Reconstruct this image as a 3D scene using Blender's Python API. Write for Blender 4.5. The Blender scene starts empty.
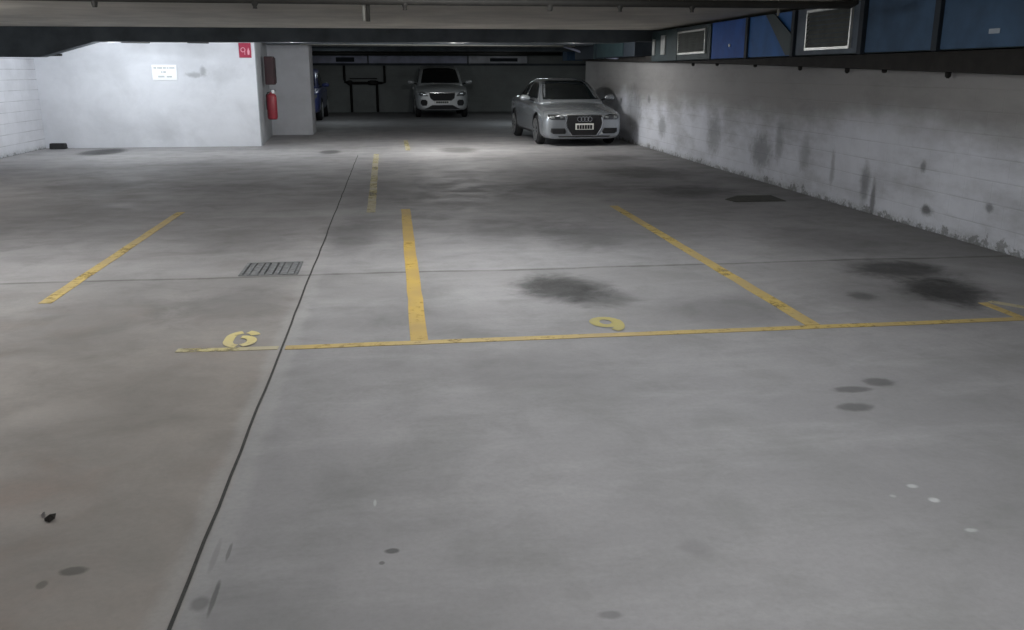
import bpy, bmesh, math, random
from mathutils import Vector, Matrix
from mathutils.bvhtree import BVHTree
random.seed(7)
C = bpy.context.scene.collection
PI = math.pi

# ------------------------------------------------------------------ camera frame
F = 890.0; CAMH = 1.55
P = math.atan(243 / F); TH = math.atan(121 * math.cos(P) / F)
def ray(px, py):
    x = (px - 512) / F; u = -(py - 315) / F
    f = math.cos(P) + u * math.sin(P); up = -math.sin(P) + u * math.cos(P)
    return x * math.cos(TH) + f * math.sin(TH), -x * math.sin(TH) + f * math.cos(TH), up
def ground(px, py):
    X, Y, Z = ray(px, py); t = -CAMH / Z
    return X * t, Y * t

# ------------------------------------------------------------------ materials
def newmat(name):
    m = bpy.data.materials.new(name); m.use_nodes = True
    nt = m.node_tree; b = nt.nodes['Principled BSDF']
    return m, nt, b
class N:
    """small node builder"""
    def __init__(s, nt): s.nt = nt
    def new(s, t, **k):
        n = s.nt.nodes.new(t)
        for a, v in k.items(): setattr(n, a, v)
        return n
    def link(s, a, b): s.nt.links.new(a, b)
    def put(s, sock, v):
        if hasattr(v, 'is_output') or isinstance(v, bpy.types.NodeSocket): s.link(v, sock)
        else: sock.default_value = v
    def math(s, op, a, b=None, c=None, clamp=False):
        n = s.new('ShaderNodeMath', operation=op, use_clamp=clamp)
        s.put(n.inputs[0], a)
        if b is not None: s.put(n.inputs[1], b)
        if c is not None: s.put(n.inputs[2], c)
        return n.outputs[0]
    def maprange(s, v, a, b, c=0.0, d=1.0, smooth=True):
        n = s.new('ShaderNodeMapRange', interpolation_type='SMOOTHSTEP' if smooth else 'LINEAR')
        s.put(n.inputs['Value'], v)
        n.inputs['From Min'].default_value = a; n.inputs['From Max'].default_value = b
        n.inputs['To Min'].default_value = c; n.inputs['To Max'].default_value = d
        return n.outputs['Result']
    def mix(s, f, a, b, mode='MIX'):
        n = s.new('ShaderNodeMix', data_type='RGBA', blend_type=mode)
        s.put(n.inputs['Factor'], f)
        for sock, v in ((n.inputs[6], a), (n.inputs[7], b)):
            s.put(sock, v if isinstance(v, bpy.types.NodeSocket) else (tuple(v) + (1,))[:4])
        return n.outputs[2]
    def pos(s):
        g = s.new('ShaderNodeTexCoord'); sp = s.new('ShaderNodeSeparateXYZ'); s.link(g.outputs['Object'], sp.inputs[0])
        return g.outputs['Object'], sp.outputs[0], sp.outputs[1], sp.outputs[2]
    def comb(s, x, y, z):
        n = s.new('ShaderNodeCombineXYZ'); s.put(n.inputs[0], x); s.put(n.inputs[1], y); s.put(n.inputs[2], z); return n.outputs[0]
    def noise(s, vec, scale, detail=4, rough=.55, dist=0.0):
        n = s.new('ShaderNodeTexNoise'); s.link(vec, n.inputs['Vector'])
        n.inputs['Scale'].default_value = scale; n.inputs['Detail'].default_value = detail
        n.inputs['Roughness'].default_value = rough; n.inputs['Distortion'].default_value = dist
        return n.outputs['Fac']
    def bump(s, h, b, strength=.3, dist=.01):
        n = s.new('ShaderNodeBump'); n.inputs['Strength'].default_value = strength; n.inputs['Distance'].default_value = dist
        s.put(n.inputs['Height'], h); s.link(n.outputs[0], b.inputs['Normal'])
def simple(name, col, rough=.6, metal=0.0, var=.12, scale=6.0, bump=.0, coat=0.0):
    m, nt, b = newmat(name); n = N(nt); o, x, y, z = n.pos()
    f = n.noise(o, scale, 5)
    f = n.maprange(f, .3, .7)
    c = n.mix(f, tuple(v * (1 - var) for v in col), tuple(min(1, v * (1 + var)) for v in col))
    n.link(c, b.inputs['Base Color']); b.inputs['Roughness'].default_value = rough; b.inputs['Metallic'].default_value = metal
    b.inputs['Coat Weight'].default_value = coat
    if bump: n.bump(f, b, bump, .01)
    return m
def ellipse_mask(n, x, y, cx, cy, rx, ry, wob, soft=.45, ang=0.0):
    dx = n.math('SUBTRACT', x, cx); dy = n.math('SUBTRACT', y, cy)
    if ang:
        ca, sa = math.cos(ang), math.sin(ang)
        ex = n.math('ADD', n.math('MULTIPLY', dx, ca), n.math('MULTIPLY', dy, sa))
        ey = n.math('SUBTRACT', n.math('MULTIPLY', dy, ca), n.math('MULTIPLY', dx, sa))
        dx, dy = ex, ey
    dx = n.math('DIVIDE', dx, rx); dy = n.math('DIVIDE', dy, ry)
    d = n.math('SQRT', n.math('ADD', n.math('MULTIPLY', dx, dx), n.math('MULTIPLY', dy, dy)))
    d = n.math('ADD', d, wob)
    return n.maprange(d, 1 - soft, 1 + soft, 1, 0)

# pixel-measured stains turned into metres on the floor
STAINS = [  # px, py, half width, half height, strength, softness, tilt
    (562, 288, 42, 13, .62, .5, 0), (600, 297, 34, 9, .35, .5, 0), (505, 228, 55, 9, .22, .6, 0), (580, 235, 40, 12, .2, .5, 0),
    (900, 270, 46, 10, .58, .5, -.25), (945, 291, 42, 14, .68, .5, -.35), (862, 296, 13, 4, .4, .5, 0),
    (352, 236, 26, 14, .28, .6, 0), (640, 172, 42, 5, .42, .5, 0), (690, 191, 42, 5.5, .38, .5, 0), (610, 158, 24, 2.5, .3, .5, 0),
    (458, 150, 19, 2.6, .45, .4, 0), (330, 152, 10, 1.8, .5, .35, 0), (103, 152, 20, 3, .6, .3, 0), (225, 188, 60, 4, .2, .6, 0),
    (95, 187, 60, 5, .22, .6, 0), (240, 240, 55, 12, .2, .6, 0), (235, 305, 60, 18, .25, .5, 0), (90, 325, 70, 35, .2, .6, 0),
    (430, 190, 70, 12, .22, .7, 0), (560, 187, 60, 6, .3, .6, 0), (852, 389.5, 19, 3.2, .38, .35, 0), (879, 382, 15, 4.2, .38, .35, -.1),
    (855, 407, 18, 4.2, .38, .35, 0), (392, 551, 7, 2.6, .5, .3, 0), (382, 563, 3, 1.8, .4, .3, 0), (73, 571, 13, 4.2, .4, .3, 0),
    (42, 585, 5, 4, .3, .3, 0), (750, 310, 70, 16, .2, .6, 0), (830, 240, 60, 14, .2, .6, 0), (540, 368, 90, 16, .12, .6, 0),
    (610, 615, 12, 4, .25, .4, 0), (695, 548, 16, 8, .12, .5, 0), (130, 400, 70, 40, .12, .7, 0), (214, 598, 2.6, 17, .38, .35, 0), (200, 604, 9, 7, .3, .4, 0), (229, 552, 1.8, 9, .3, .3, 0), (215, 556, 3, 16, .15, .4, 0),
    (640, 236, 70, 22, .15, .7, 0), (420, 310, 60, 26, .14, .7, 0), (895, 300, 70, 22, .2, .7, 0)]
PALES = [(912, 486, 5, 2, .6), (934, 500, 5, 2.4, .7), (971, 530, 6, 2, .45), (893, 496, 3, 1.6, .3), (375, 503, 1.5, 3, .5),
         (490, 165, 60, 4, .16), (555, 205, 60, 7, .14), (300, 214, 120, 3, .16), (455, 300, 26, 12, .1)]
def mat_floor():
    m, nt, b = newmat('stained_concrete'); n = N(nt); o, x, y, z = n.pos()
    big = n.noise(o, .45, 6, .6); mid = n.noise(o, 2.2, 7, .65, .4); fine = n.noise(o, 38, 5, .7)
    streak = n.noise(n.comb(n.math('MULTIPLY', x, .5), n.math('MULTIPLY', y, 1.6), 0.0), 1.6, 6, .65)
    base = n.mix(n.maprange(big, .3, .7), (.25, .245, .252), (.335, .328, .338))
    base = n.mix(n.math('MULTIPLY', n.maprange(mid, .42, .75), .5), base, (.19, .195, .185))
    base = n.mix(n.math('MULTIPLY', n.maprange(streak, .45, .72), .4), base, (.41, .402, .415))
    # the older slab left of the joint is browner
    wob = n.math('MULTIPLY', n.math('SUBTRACT', mid, .5), .25)
    left = n.maprange(n.math('ADD', x, n.math('MULTIPLY', wob, .15)), -.69, -.66, 1, 0)
    near = n.maprange(n.math('ADD', y, n.math('MULTIPLY', wob, 3.0)), 4.2, 7.5, 1.0, .12)
    brown = n.mix(n.maprange(mid, .3, .75), (.31, .275, .245), (.255, .235, .215))
    base = n.mix(n.math('MULTIPLY', left, n.math('MULTIPLY', near, .85)), base, brown)
    rust = n.noise(o, 1.1, 4, .6)
    base = n.mix(n.math('MULTIPLY', left, n.math('MULTIPLY', near, n.math('MULTIPLY', n.maprange(rust, .5, .75), .5))), base, (.32, .235, .195))
    # pale mortar band each side of the joint
    d = n.math('ABSOLUTE', n.math('ADD', x, .675))
    band = n.math('MULTIPLY', n.maprange(n.math('ADD', d, n.math('MULTIPLY', wob, .5)), .045, .11, 1, 0), n.maprange(y, 5, 9, .8, .2))
    base = n.mix(n.math('MULTIPLY', band, .55), base, (.39, .385, .385))
    # cross construction joint and the pale line behind the left bay
    cw = n.math('MULTIPLY', n.math('SUBTRACT', n.noise(o, .8, 3), .5), .12)
    cy = n.math('ABSOLUTE', n.math('SUBTRACT', n.math('ADD', y, cw), 7.02))
    crack = n.math('MULTIPLY', n.maprange(cy, .010, .04, 1, 0), n.maprange(mid, .3, .6, .35, .8))
    base = n.mix(crack, base, (.10, .10, .095))
    step = n.math('MULTIPLY', n.maprange(y, 6.95, 7.1, 1, 0), n.maprange(y, 6.0, 6.9, 0, 1))
    base = n.mix(n.math('MULTIPLY', step, .18), base, (.12, .12, .11))
    # stains
    w = n.math('MULTIPLY', n.math('SUBTRACT', n.noise(o, 3.5, 6, .7, .6), .5), 1.5)
    w2 = n.math('MULTIPLY', n.math('SUBTRACT', n.noise(o, 22, 4, .6), .5), .7)
    fac = None
    for px, py, hx, hy, st, so, an in STAINS:
        cx, cyy = ground(px, py); rx = abs(ground(px + hx, py)[0] - cx); ry = abs(ground(px, py - hy)[1] - ground(px, py + hy)[1]) / 2
        k = ellipse_mask(n, x, y, cx, cyy, rx, ry, w if hx > 20 else w2, so, an)
        k = n.math('SUBTRACT', 1.0, n.math('MULTIPLY', k, min(.85, st * 1.3)))
        fac = k if fac is None else n.math('MULTIPLY', fac, k)
    dark = n.mix(1.0, base, n.comb(fac, fac, n.math('MULTIPLY', fac, fac)) if False else fac, 'MULTIPLY')
    for px, py, hx, hy, st in PALES:
        cx, cyy = ground(px, py); rx = abs(ground(px + hx, py)[0] - cx); ry = abs(ground(px, py - hy)[1] - ground(px, py + hy)[1]) / 2
        k = ellipse_mask(n, x, y, cx, cyy, rx, ry, w if hx > 20 else w2, .45)
        dark = n.mix(n.math('MULTIPLY', k, st), dark, (.62, .63, .64))
    # floor darker towards the right-hand wall
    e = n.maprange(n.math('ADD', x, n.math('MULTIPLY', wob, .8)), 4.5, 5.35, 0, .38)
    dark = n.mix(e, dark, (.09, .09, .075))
    dark = n.mix(n.math('MULTIPLY', n.maprange(fine, .3, .8), .22), dark, (.16, .16, .155))
    n.link(dark, b.inputs['Base Color'])
    n.put(b.inputs['Roughness'], n.maprange(mid, .3, .7, .62, .85))
    b.inputs['Specular IOR Level'].default_value = .35
    n.bump(n.math('ADD', n.math('MULTIPLY', fine, .5), mid), b, .12, .006)
    return m
def mat_block(name, axis, col, grime, chips=0.3, joint=.55, marks=()):
    """painted block wall; axis = the horizontal coordinate the courses run along"""
    m, nt, b = newmat(name); n = N(nt); o, x, y, z = n.pos(); h = x if axis == 'x' else y
    br = n.new('ShaderNodeTexBrick'); n.link(n.comb(h, z, 0.0), br.inputs['Vector'])
    br.inputs['Scale'].default_value = 1.0; br.inputs['Brick Width'].default_value = .4; br.inputs['Row Height'].default_value = .2
    br.inputs['Mortar Size'].default_value = .008; br.inputs['Mortar Smooth'].default_value = .6
    br.inputs['Color1'].default_value = (1, 1, 1, 1); br.inputs['Color2'].default_value = (.9, .9, .9, 1); br.inputs['Mortar'].default_value = (0, 0, 0, 1)
    rows = n.math('ABSOLUTE', n.math('SUBTRACT', n.math('FRACT', n.math('DIVIDE', z, .2)), .5))
    rows = n.math('MULTIPLY', n.maprange(rows, .455, .495), n.maprange(n.noise(o, 1.7, 3), .35, .65, .2, 1.0))
    mid = n.noise(o, 1.3, 6, .62, .3); fine = n.noise(o, 24, 5, .7)
    c = n.mix(n.maprange(mid, .3, .72), col, tuple(v * .84 for v in col))
    c = n.mix(n.math('MULTIPLY', n.math('SUBTRACT', 1.0, br.outputs['Fac']), 0.0), c, c)
    c = n.mix(n.math('MULTIPLY', br.outputs['Fac'], joint * .2), c, tuple(v * .45 for v in col))
    c = n.mix(n.math('MULTIPLY', rows, joint), c, tuple(v * .42 for v in col))
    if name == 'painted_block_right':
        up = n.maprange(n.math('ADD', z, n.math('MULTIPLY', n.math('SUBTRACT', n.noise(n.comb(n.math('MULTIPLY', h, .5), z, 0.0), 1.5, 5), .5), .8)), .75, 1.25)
        c = n.mix(n.math('MULTIPLY', up, .85), c, (.235, .225, .21))  # upper courses darker: dirtier paint, with shade under the duct partly in the colour
    if grime:
        g = n.noise(n.comb(n.math('MULTIPLY', h, .5), n.math('MULTIPLY', z, 1.3), 0.0), 1.5, 6, .65)
        g = n.math('MULTIPLY', n.maprange(g, .42, .72), grime)
        c = n.mix(g, c, (.17, .17, .165))
    if chips:
        v = n.noise(n.comb(n.math('MULTIPLY', h, 5.0), n.math('MULTIPLY', z, 5.0), 0.0), 1.0, 6, .75)
        lim = n.maprange(z, 0.0, chips, .47, .70, smooth=False)
        k = n.math('GREATER_THAN', v, lim)
        k = n.math('MULTIPLY', k, n.maprange(z, chips * .7, chips * 1.3, 1, 0))
        c = n.mix(n.math('MULTIPLY', k, .6), c, (.10, .10, .09))
        t = n.math('MULTIPLY', n.maprange(z, 0.0, .12, .5, 0), n.maprange(fine, .35, .6))
        c = n.mix(t, c, (.1, .11, .1))
    w = n.math('MULTIPLY', n.math('SUBTRACT', n.noise(o, 9, 6, .7, .5), .5), 1.7)
    for hc, zc, rh, rz, st in marks:
        k = ellipse_mask(n, h, z, hc, zc, rh, rz, w, .55)
        c = n.mix(n.math('MULTIPLY', k, st), c, (.06, .06, .06))
    n.link(c, b.inputs['Base Color']); b.inputs['Roughness'].default_value = .75
    n.bump(n.math('SUBTRACT', n.math('MULTIPLY', fine, .35), n.math('MULTIPLY', n.math('ADD', br.outputs['Fac'], rows), 1.0 if joint else 0.0)), b, .3, .006)
    return m
def mat_paint(name, col, wear):
    m, nt, b = newmat(name); n = N(nt); o, x, y, z = n.pos()
    out = nt.nodes['Material Output']
    a = n.noise(o, 14, 6, .75); a2 = n.noise(o, 2.0, 3, .5)
    keep = n.maprange(n.math('ADD', n.math('MULTIPLY', a, .6), n.math('MULTIPLY', a2, .4)), wear - .09, wear + .09)
    c = n.mix(n.maprange(a2, .35, .65), col, (col[0] * .8, col[1] * .82, col[2] * 1.2))
    n.link(c, b.inputs['Base Color']); b.inputs['Roughness'].default_value = .65
    tr = n.new('ShaderNodeBsdfTransparent'); mx = n.new('ShaderNodeMixShader')
    n.link(keep, mx.inputs[0]); n.link(tr.outputs[0], mx.inputs[1]); n.link(b.outputs[0], mx.inputs[2]); n.link(mx.outputs[0], out.inputs['Surface'])
    return m
def mat_glass(name, col=(.006, .008, .009)):
    m, nt, b = newmat(name); n = N(nt); o, x, y, z = n.pos()
    c = n.mix(n.noise(o, 3, 2), col, tuple(v * 1.5 for v in col)); n.link(c, b.inputs['Base Color'])
    b.inputs['Roughness'].default_value = .06; b.inputs['Coat Weight'].default_value = .1; b.inputs['Coat Roughness'].default_value = .03
    return m
M = {}
M['floor'] = mat_floor()
M['ceil'] = simple('ceiling_concrete', (.52, .49, .43), .85, var=.12, scale=1.6, bump=.15)
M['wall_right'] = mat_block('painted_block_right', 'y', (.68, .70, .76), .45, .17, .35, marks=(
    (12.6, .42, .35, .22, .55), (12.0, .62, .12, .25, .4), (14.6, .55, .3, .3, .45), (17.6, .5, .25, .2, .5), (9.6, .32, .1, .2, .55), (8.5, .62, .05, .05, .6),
    (9.4, .14, .05, .2, .7), (8.35, .2, .09, .05, .8), (7.4, .36, .05, .04, .6), (11.2, .5, .14, .2, .35), (10.4, .4, .05, .2, .4), (19.8, .7, .5, .5, .45), (18.6, 1.0, .1, .08, .5)))  # the large soft mark beside the sedan paints its shadow on the wall
M['wall_left'] = mat_block('painted_block_left', 'y', (.58, .585, .62), .12, .07, .8)
M['wall_box'] = mat_block('painted_render_white', 'x', (.74, .75, .79), .08, 0, .0, marks=((-4.1, 1.49, .16, .05, .4), (-3.92, 1.56, .06, .1, .4), (-2.98 - .5, 1.5, .3, .16, .12), (-4.9, .25, .3, .14, .1)))
M['wall_back'] = mat_block('painted_block_back', 'x', (.36, .385, .38), .25, 0, .25)
M['end_face'] = mat_block('shaded_end_face', 'y', (.36, .38, .40), .12, 0, .0)
M['column'] = mat_block('painted_column_grey', 'x', (.52, .53, .56), .12, 0, .0)
M['dark_beam'] = simple('dark_blue_painted_beam', (.065, .078, .09), .75, var=.3, scale=2)
M['yellow'] = mat_paint('yellow_line_paint', (.52, .35, .07), .38)
M['yellow_faint'] = mat_paint('worn_yellow_line_paint', (.54, .47, .22), .45)
M['yellow_mid'] = mat_paint('rubbed_yellow_line_paint', (.53, .39, .12), .41)
M['yellow_num'] = mat_paint('pale_yellow_number_paint', (.66, .56, .24), .36)
M['yellow_nine'] = mat_paint('dull_yellow_number_paint', (.42, .36, .12), .34)
M['joint'] = simple('joint_sealant', (.03, .03, .028), .8, var=.3, scale=20)
M['iron'] = simple('cast_iron', (.16, .165, .17), .7, .1, var=.3, scale=20)
M['pit'] = simple('pit_dark', (.02, .02, .02), .9)
M['rust'] = simple('rusty_channel', (.018, .016, .014), .8, .2, var=.35, scale=5, bump=.3)
M['pipe_dark'] = simple('dark_pipe_paint', (.014, .013, .011), .7, 0, var=.25)
M['conduit'] = simple('pale_conduit', (.22, .22, .2), .6, 0)
M['blue'] = simple('blue_painted_panel', (.012, .10, .42), .7, 0, var=.15, scale=3)
M['blue2'] = simple('mid_blue_painted_panel', (.03, .14, .40), .7, 0, var=.15, scale=3)
M['navy'] = simple('slate_blue_panel', (.04, .085, .155), .75, 0, var=.18, scale=3)
M['navy2'] = simple('grey_blue_panel', (.10, .125, .155), .7, 0, var=.18, scale=3)
M['teal'] = simple('dark_teal_panel', (.018, .04, .045), .6, .1, var=.2, scale=3)
M['seam'] = simple('dark_seam', (.012, .02, .03), .7)
M['alu'] = simple('aluminium_frame', (.55, .56, .54), .35, .6, var=.1)
M['louvre'] = simple('grey_louvre', (.12, .13, .12), .6, .3, var=.15)
M['greyduct'] = simple('lilac_grey_duct', (.50, .52, .66), .6, .1, var=.2, scale=2)
M['greyduct_l'] = simple('pale_grey_duct', (.68, .69, .74), .6, .1, var=.2, scale=2)
M['red'] = simple('fire_red_paint', (.26, .028, .04), .45, var=.12)
M['dred'] = simple('dark_red_paint', (.035, .009, .012), .5, var=.25)
M['signred'] = simple('sign_red', (.38, .03, .07), .45, var=.08)
M['signwhite'] = simple('sign_white', (.95, .95, .97), .4, var=.02)
M['ink'] = simple('grey_ink', (.42, .44, .44), .6)
M['black'] = simple('black_rubber', (.014, .014, .015), .7, var=.3)
M['plastic'] = simple('black_plastic', (.01, .0105, .012), .6)
M['silver'] = simple('silver_car_paint', (.37, .395, .42), .27, .6, var=.03, coat=.6)
M['white_car'] = simple('pale_silver_car_paint', (.56, .58, .59), .35, .3, var=.03, coat=.5)
M['blue_car'] = simple('dark_blue_car_paint', (.05, .065, .2), .3, .2, var=.05, coat=.6)
M['glass'] = mat_glass('tinted_car_glass')
M['lamp'] = simple('headlamp_glass', (.35, .37, .38), .12, .6, var=.2, scale=30, coat=1)
M['lampdark'] = simple('headlamp_dark', (.05, .055, .06), .15, .4, coat=1)
M['chrome'] = simple('chrome_trim', (.75, .76, .77), .15, 1.0, var=.03)
M['alloy'] = simple('alloy_wheel', (.42, .43, .44), .35, .8, var=.05)
M['plate'] = simple('number_plate', (.85, .85, .80), .4, var=.03)
M['leafdark'] = simple('dark_leaf', (.05, .045, .04), .8, var=.3)
M['leafpale'] = simple('pale_leaf_tip', (.45, .42, .42), .7, var=.1)

# ------------------------------------------------------------------ mesh helpers
def obj(name, bm, mat, parent=None, smooth=False, bevel=0.0, recalc=True):
    if recalc: bmesh.ops.recalc_face_normals(bm, faces=bm.faces)
    me = bpy.data.meshes.new(name); bm.to_mesh(me); bm.free()
    for m in (mat if isinstance(mat, (list, tuple)) else [mat]): me.materials.append(m)
    if smooth:
        for p in me.polygons: p.use_smooth = True
    o = bpy.data.objects.new(name, me); C.objects.link(o)
    if parent: o.parent = parent
    if bevel:
        b = o.modifiers.new('Bevel', 'BEVEL'); b.width = bevel; b.segments = 2; b.limit_method = 'ANGLE'
    return o
def tag(o, label, cat, group=None):
    o['label'] = label; o['category'] = cat
    if group: o['group'] = group
    return o
def thing(name, label, cat, loc=(0, 0, 0), rz=0.0, group=None):
    o = bpy.data.objects.new(name, None); C.objects.link(o); o.location = loc; o.rotation_euler = (0, 0, rz)
    return tag(o, label, cat, group)
def struct(name, bm, mat, **k):
    o = obj(name, bm, mat, **k); o['kind'] = 'structure'; return o
def bx(bm, x0, x1, y0, y1, z0, z1):
    v = [bm.verts.new(p) for p in ((x0, y0, z0), (x1, y0, z0), (x1, y1, z0), (x0, y1, z0), (x0, y0, z1), (x1, y0, z1), (x1, y1, z1), (x0, y1, z1))]
    for f in ((3, 2, 1, 0), (4, 5, 6, 7), (0, 1, 5, 4), (1, 2, 6, 5), (2, 3, 7, 6), (3, 0, 4, 7)): bm.faces.new([v[i] for i in f])
    return bm
def box(*a): return bx(bmesh.new(), *a)
def tube(bm, pts, r, seg=12, cap=True):
    pts = [Vector(p) for p in pts]; rings = []
    for i, p in enumerate(pts):
        a = pts[max(i - 1, 0)]; b = pts[min(i + 1, len(pts) - 1)]; d = (b - a).normalized()
        u = d.cross(Vector((0, 0, 1)));
        if u.length < .05: u = d.cross(Vector((0, 1, 0)))
        u.normalize(); v = d.cross(u); rr = r[i] if isinstance(r, (list, tuple)) else r
        rings.append([bm.verts.new(p + (u * math.cos(t) + v * math.sin(t)) * rr) for t in (2 * PI * k / seg for k in range(seg))])
    for a, b in zip(rings, rings[1:]):
        for k in range(seg): bm.faces.new((a[k], a[(k + 1) % seg], b[(k + 1) % seg], b[k]))
    if cap: bm.faces.new(rings[0][::-1]); bm.faces.new(rings[-1])
    return bm
def prism(bm, pts, vec):
    a = [bm.verts.new(p) for p in pts]; b = [bm.verts.new(Vector(p) + Vector(vec)) for p in pts]; k = len(pts)
    bm.faces.new(a[::-1]); bm.faces.new(b)
    for i in range(k): bm.faces.new((a[i], a[(i + 1) % k], b[(i + 1) % k], b[i]))
    return bm

# ------------------------------------------------------------------ the shell
CE = 2.33
XL, XR = -7.25, 5.33
YB, YF = -5.0, 36.8
DX0, DX1, DY0, DY1 = -1.25, -.79, 7.06, 7.56     # drain opening
bm = bmesh.new(); xs = [-9, DX0, DX1, 12]; ys = [YB, DY0, DY1, YF + .2]
for i in range(3):
    for j in range(3):
        if i == 1 and j == 1: continue
        bx(bm, xs[i], xs[i + 1], ys[j], ys[j + 1], -.25, 0)
bmesh.ops.remove_doubles(bm, verts=bm.verts, dist=1e-5)
struct('floor', bm, M['floor'])
struct('ceiling', box(-9, 12, YB, YF + .2, CE, CE + .2), M['ceil'])
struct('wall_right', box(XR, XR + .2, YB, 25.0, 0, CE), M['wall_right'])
struct('wall_left', box(XL - .2, XL, YB, 20.1, 0, CE), M['wall_left'])
struct('wall_front', box(XL - .2, XR + .2, YB - .2, YB, 0, CE), M['wall_back'])
# plant-room box in the left corner, its side face, and the wing behind it
struct('wall_plant_room', prism(bmesh.new(), [(XL, 20.1, 0), (-2.84, 20.1, 0), (-3.05, 23.6, 0), (-3.05, 23.9, 0), (XL, 23.9, 0)], (0, 0, CE)), M['wall_box'])
struct('wall_plant_room_end', prism(bmesh.new(), [(-2.84, 20.1, 0), (-2.825, 20.1, 0), (-3.035, 23.598, 0), (-3.05, 23.598, 0)], (0, 0, CE)), M['end_face'])  # thin sheet over the box side; its shade is put into the darker colour
struct('wall_wing', box(-3.1, -2.02, 23.6, 24.6, 0, CE), M['column'], bevel=.01)
struct('wall_back', box(-9, 12, YF, YF + .2, 0, CE), M['wall_back'])
struct('wall_side', box(-9.2, -9, 23.9, YF, 0, CE), M['wall_back'])
struct('wall_far_right', box(8.6, 8.8, 25, YF, 0, CE), M['wall_back'])
struct('wall_return', box(XR + .2, 8.8, 24.8, 25.0, 0, CE), M['wall_back'])
# deep dark beam across the bay with a haunch at the left, and a second one beyond
prof = [(XL, CE), (XL, 1.81), (-6.21, 1.81), (-5.26, 2.075), (4.35, 2.09), (4.75, 2.12), (XR, 2.12), (XR, CE)]
struct('beam', prism(bmesh.new(), [(x, 17.5, z) for x, z in prof], (0, .35, 0)), M['dark_beam'])
struct('beam', box(-9, 8.6, 29.8, 30.2, 2.2, CE), M['dark_beam'])
struct('trim_1', box(-8.9, XR, 23.9, 24.3, 2.2, CE), M['dark_beam']) if False else None

struct('beam', box(-2.84, 4.86, 22.0, 22.4, 2.17, CE), M['dark_beam'])  # extra beam, added only to darken the lit ceiling band beyond

# ------------------------------------------------------------------ floor markings and fittings
def strip(name, label, x0, y0, x1, y1, w, mat, group=None, z=.003):
    d = Vector((x1 - x0, y1 - y0, 0)); n = max(2, int(d.length / .25)); t = d.normalized(); s = Vector((-t.y, t.x, 0)) * w / 2
    bm = bmesh.new(); L = []
    for i in range(n + 1):
        p = Vector((x0, y0, 0)) + d * i / n; j = random.uniform(-.004, .004)
        L.append([bm.verts.new((p + s + s.normalized() * j).to_tuple()[:2] + (zz,)) if False else bm.verts.new(((p + s * sg).x + (j if abs(t.y) > .5 else 0), (p + s * sg).y + (j if abs(t.x) > .5 else 0), zz)) for sg, zz in ((1, z), (-1, z), (-1, .0005), (1, .0005))])
    for a, b in zip(L, L[1:]):
        for k in range(4): bm.faces.new((a[k], a[(k + 1) % 4], b[(k + 1) % 4], b[k]))
    bm.faces.new(L[0]); bm.faces.new(L[-1][::-1])
    return tag(obj(name, bm, mat), label, 'parking line', group)
G1 = 'yellow painted bay lines'
strip('parking_line', 'long yellow line across the front ends of the empty bays', -.665, 5.08, 4.32, 5.10, .075, M['yellow_mid'], G1)
strip('parking_line', 'short pale yellow line end left of the floor joint, under the painted 6', -1.28, 5.10, -.705, 5.08, .065, M['yellow_faint'], G1)
strip('parking_line', 'bold yellow bay line just right of the floor joint', .115, 5.12, .115, 10.45, .105, M['yellow'], G1)
strip('parking_line', 'slanting yellow bay line running from beside the oil stain towards the silver sedan', 2.60, 5.14, 2.59, 10.4, .10, M['yellow_mid'], G1)
strip('parking_line', 'yellow bay line left of the drain grate', -2.44, 6.35, -2.44, 10.55, .09, M['yellow_mid'], G1)
strip('parking_line', 'short worn yellow line beyond the bold one, beside the joint', -.28, 10.25, -.34, 17.8, .10, M['yellow_faint'], G1)
strip('parking_line', 'faint yellow stub of line farthest back, toward the parked cars', .29, 18.6, .29, 21.5, .10, M['yellow_faint'], G1)
strip('parking_line', 'faded diagonal yellow stroke ending against the right-hand wall side', 4.10, 5.55, 4.40, 5.14, .07, M['yellow_faint'], G1)
strip('parking_line', 'short upright yellow tick at the corner of the rightmost bay', 4.03, 5.14, 4.03, 5.52, .07, M['yellow_mid'], G1)
j = strip('expansion_joint', 'long dark sealed joint running down the floor between the brown and grey slabs', -.685, YB + .1, -.69, 17.6, .0115, M['joint'])
j['category'] = 'floor joint'
def digit(label, cx, cy, w, h, strokes, sw, mat):
    bm = bmesh.new()
    for si, st in enumerate(strokes):
        zt = .003 + .0009 * si
        pts = [Vector((cx + (u - .5) * w, cy + (v - .5) * h, 0)) for u, v in st]; L = []
        for i, p in enumerate(pts):
            t = (pts[min(i + 1, len(pts) - 1)] - pts[max(i - 1, 0)]).normalized(); s = Vector((-t.y, t.x, 0)) * sw / 2
            L.append([bm.verts.new(((p + s * g).x, (p + s * g).y, zz)) for g, zz in ((1, zt), (-1, zt))])
        for a, b in zip(L, L[1:]): bm.faces.new((a[0], b[0], b[1], a[1]))
    return tag(obj('painted_number', bm, mat), label, 'painted number', 'bay numbers painted on the floor')
def arc(cx, cy, rx, ry, a0, a1, n=10): return [(cx + rx * math.cos(math.radians(a0 + (a1 - a0) * i / n)), cy + ry * math.sin(math.radians(a0 + (a1 - a0) * i / n))) for i in range(n + 1)]
digit('stencilled pale yellow 6 left of the floor joint', -.945, 5.29, .17, .30,
      [arc(.5, .62, .42, .36, 100, 180) + arc(.5, .36, .42, .34, 185, 262), arc(.55, .62, .4, .36, 80, 20, 5), arc(.5, .32, .4, .30, 95, -75)], .058, M['yellow_num'])
digit('worn yellow 9 in the bay with the big oil stain', 1.31, 5.315, .21, .37,
      [arc(.5, .66, .34, .24, 0, 360, 18), arc(.5, .60, .36, .46, 20, -80)], .066, M['yellow_nine'])

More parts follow.
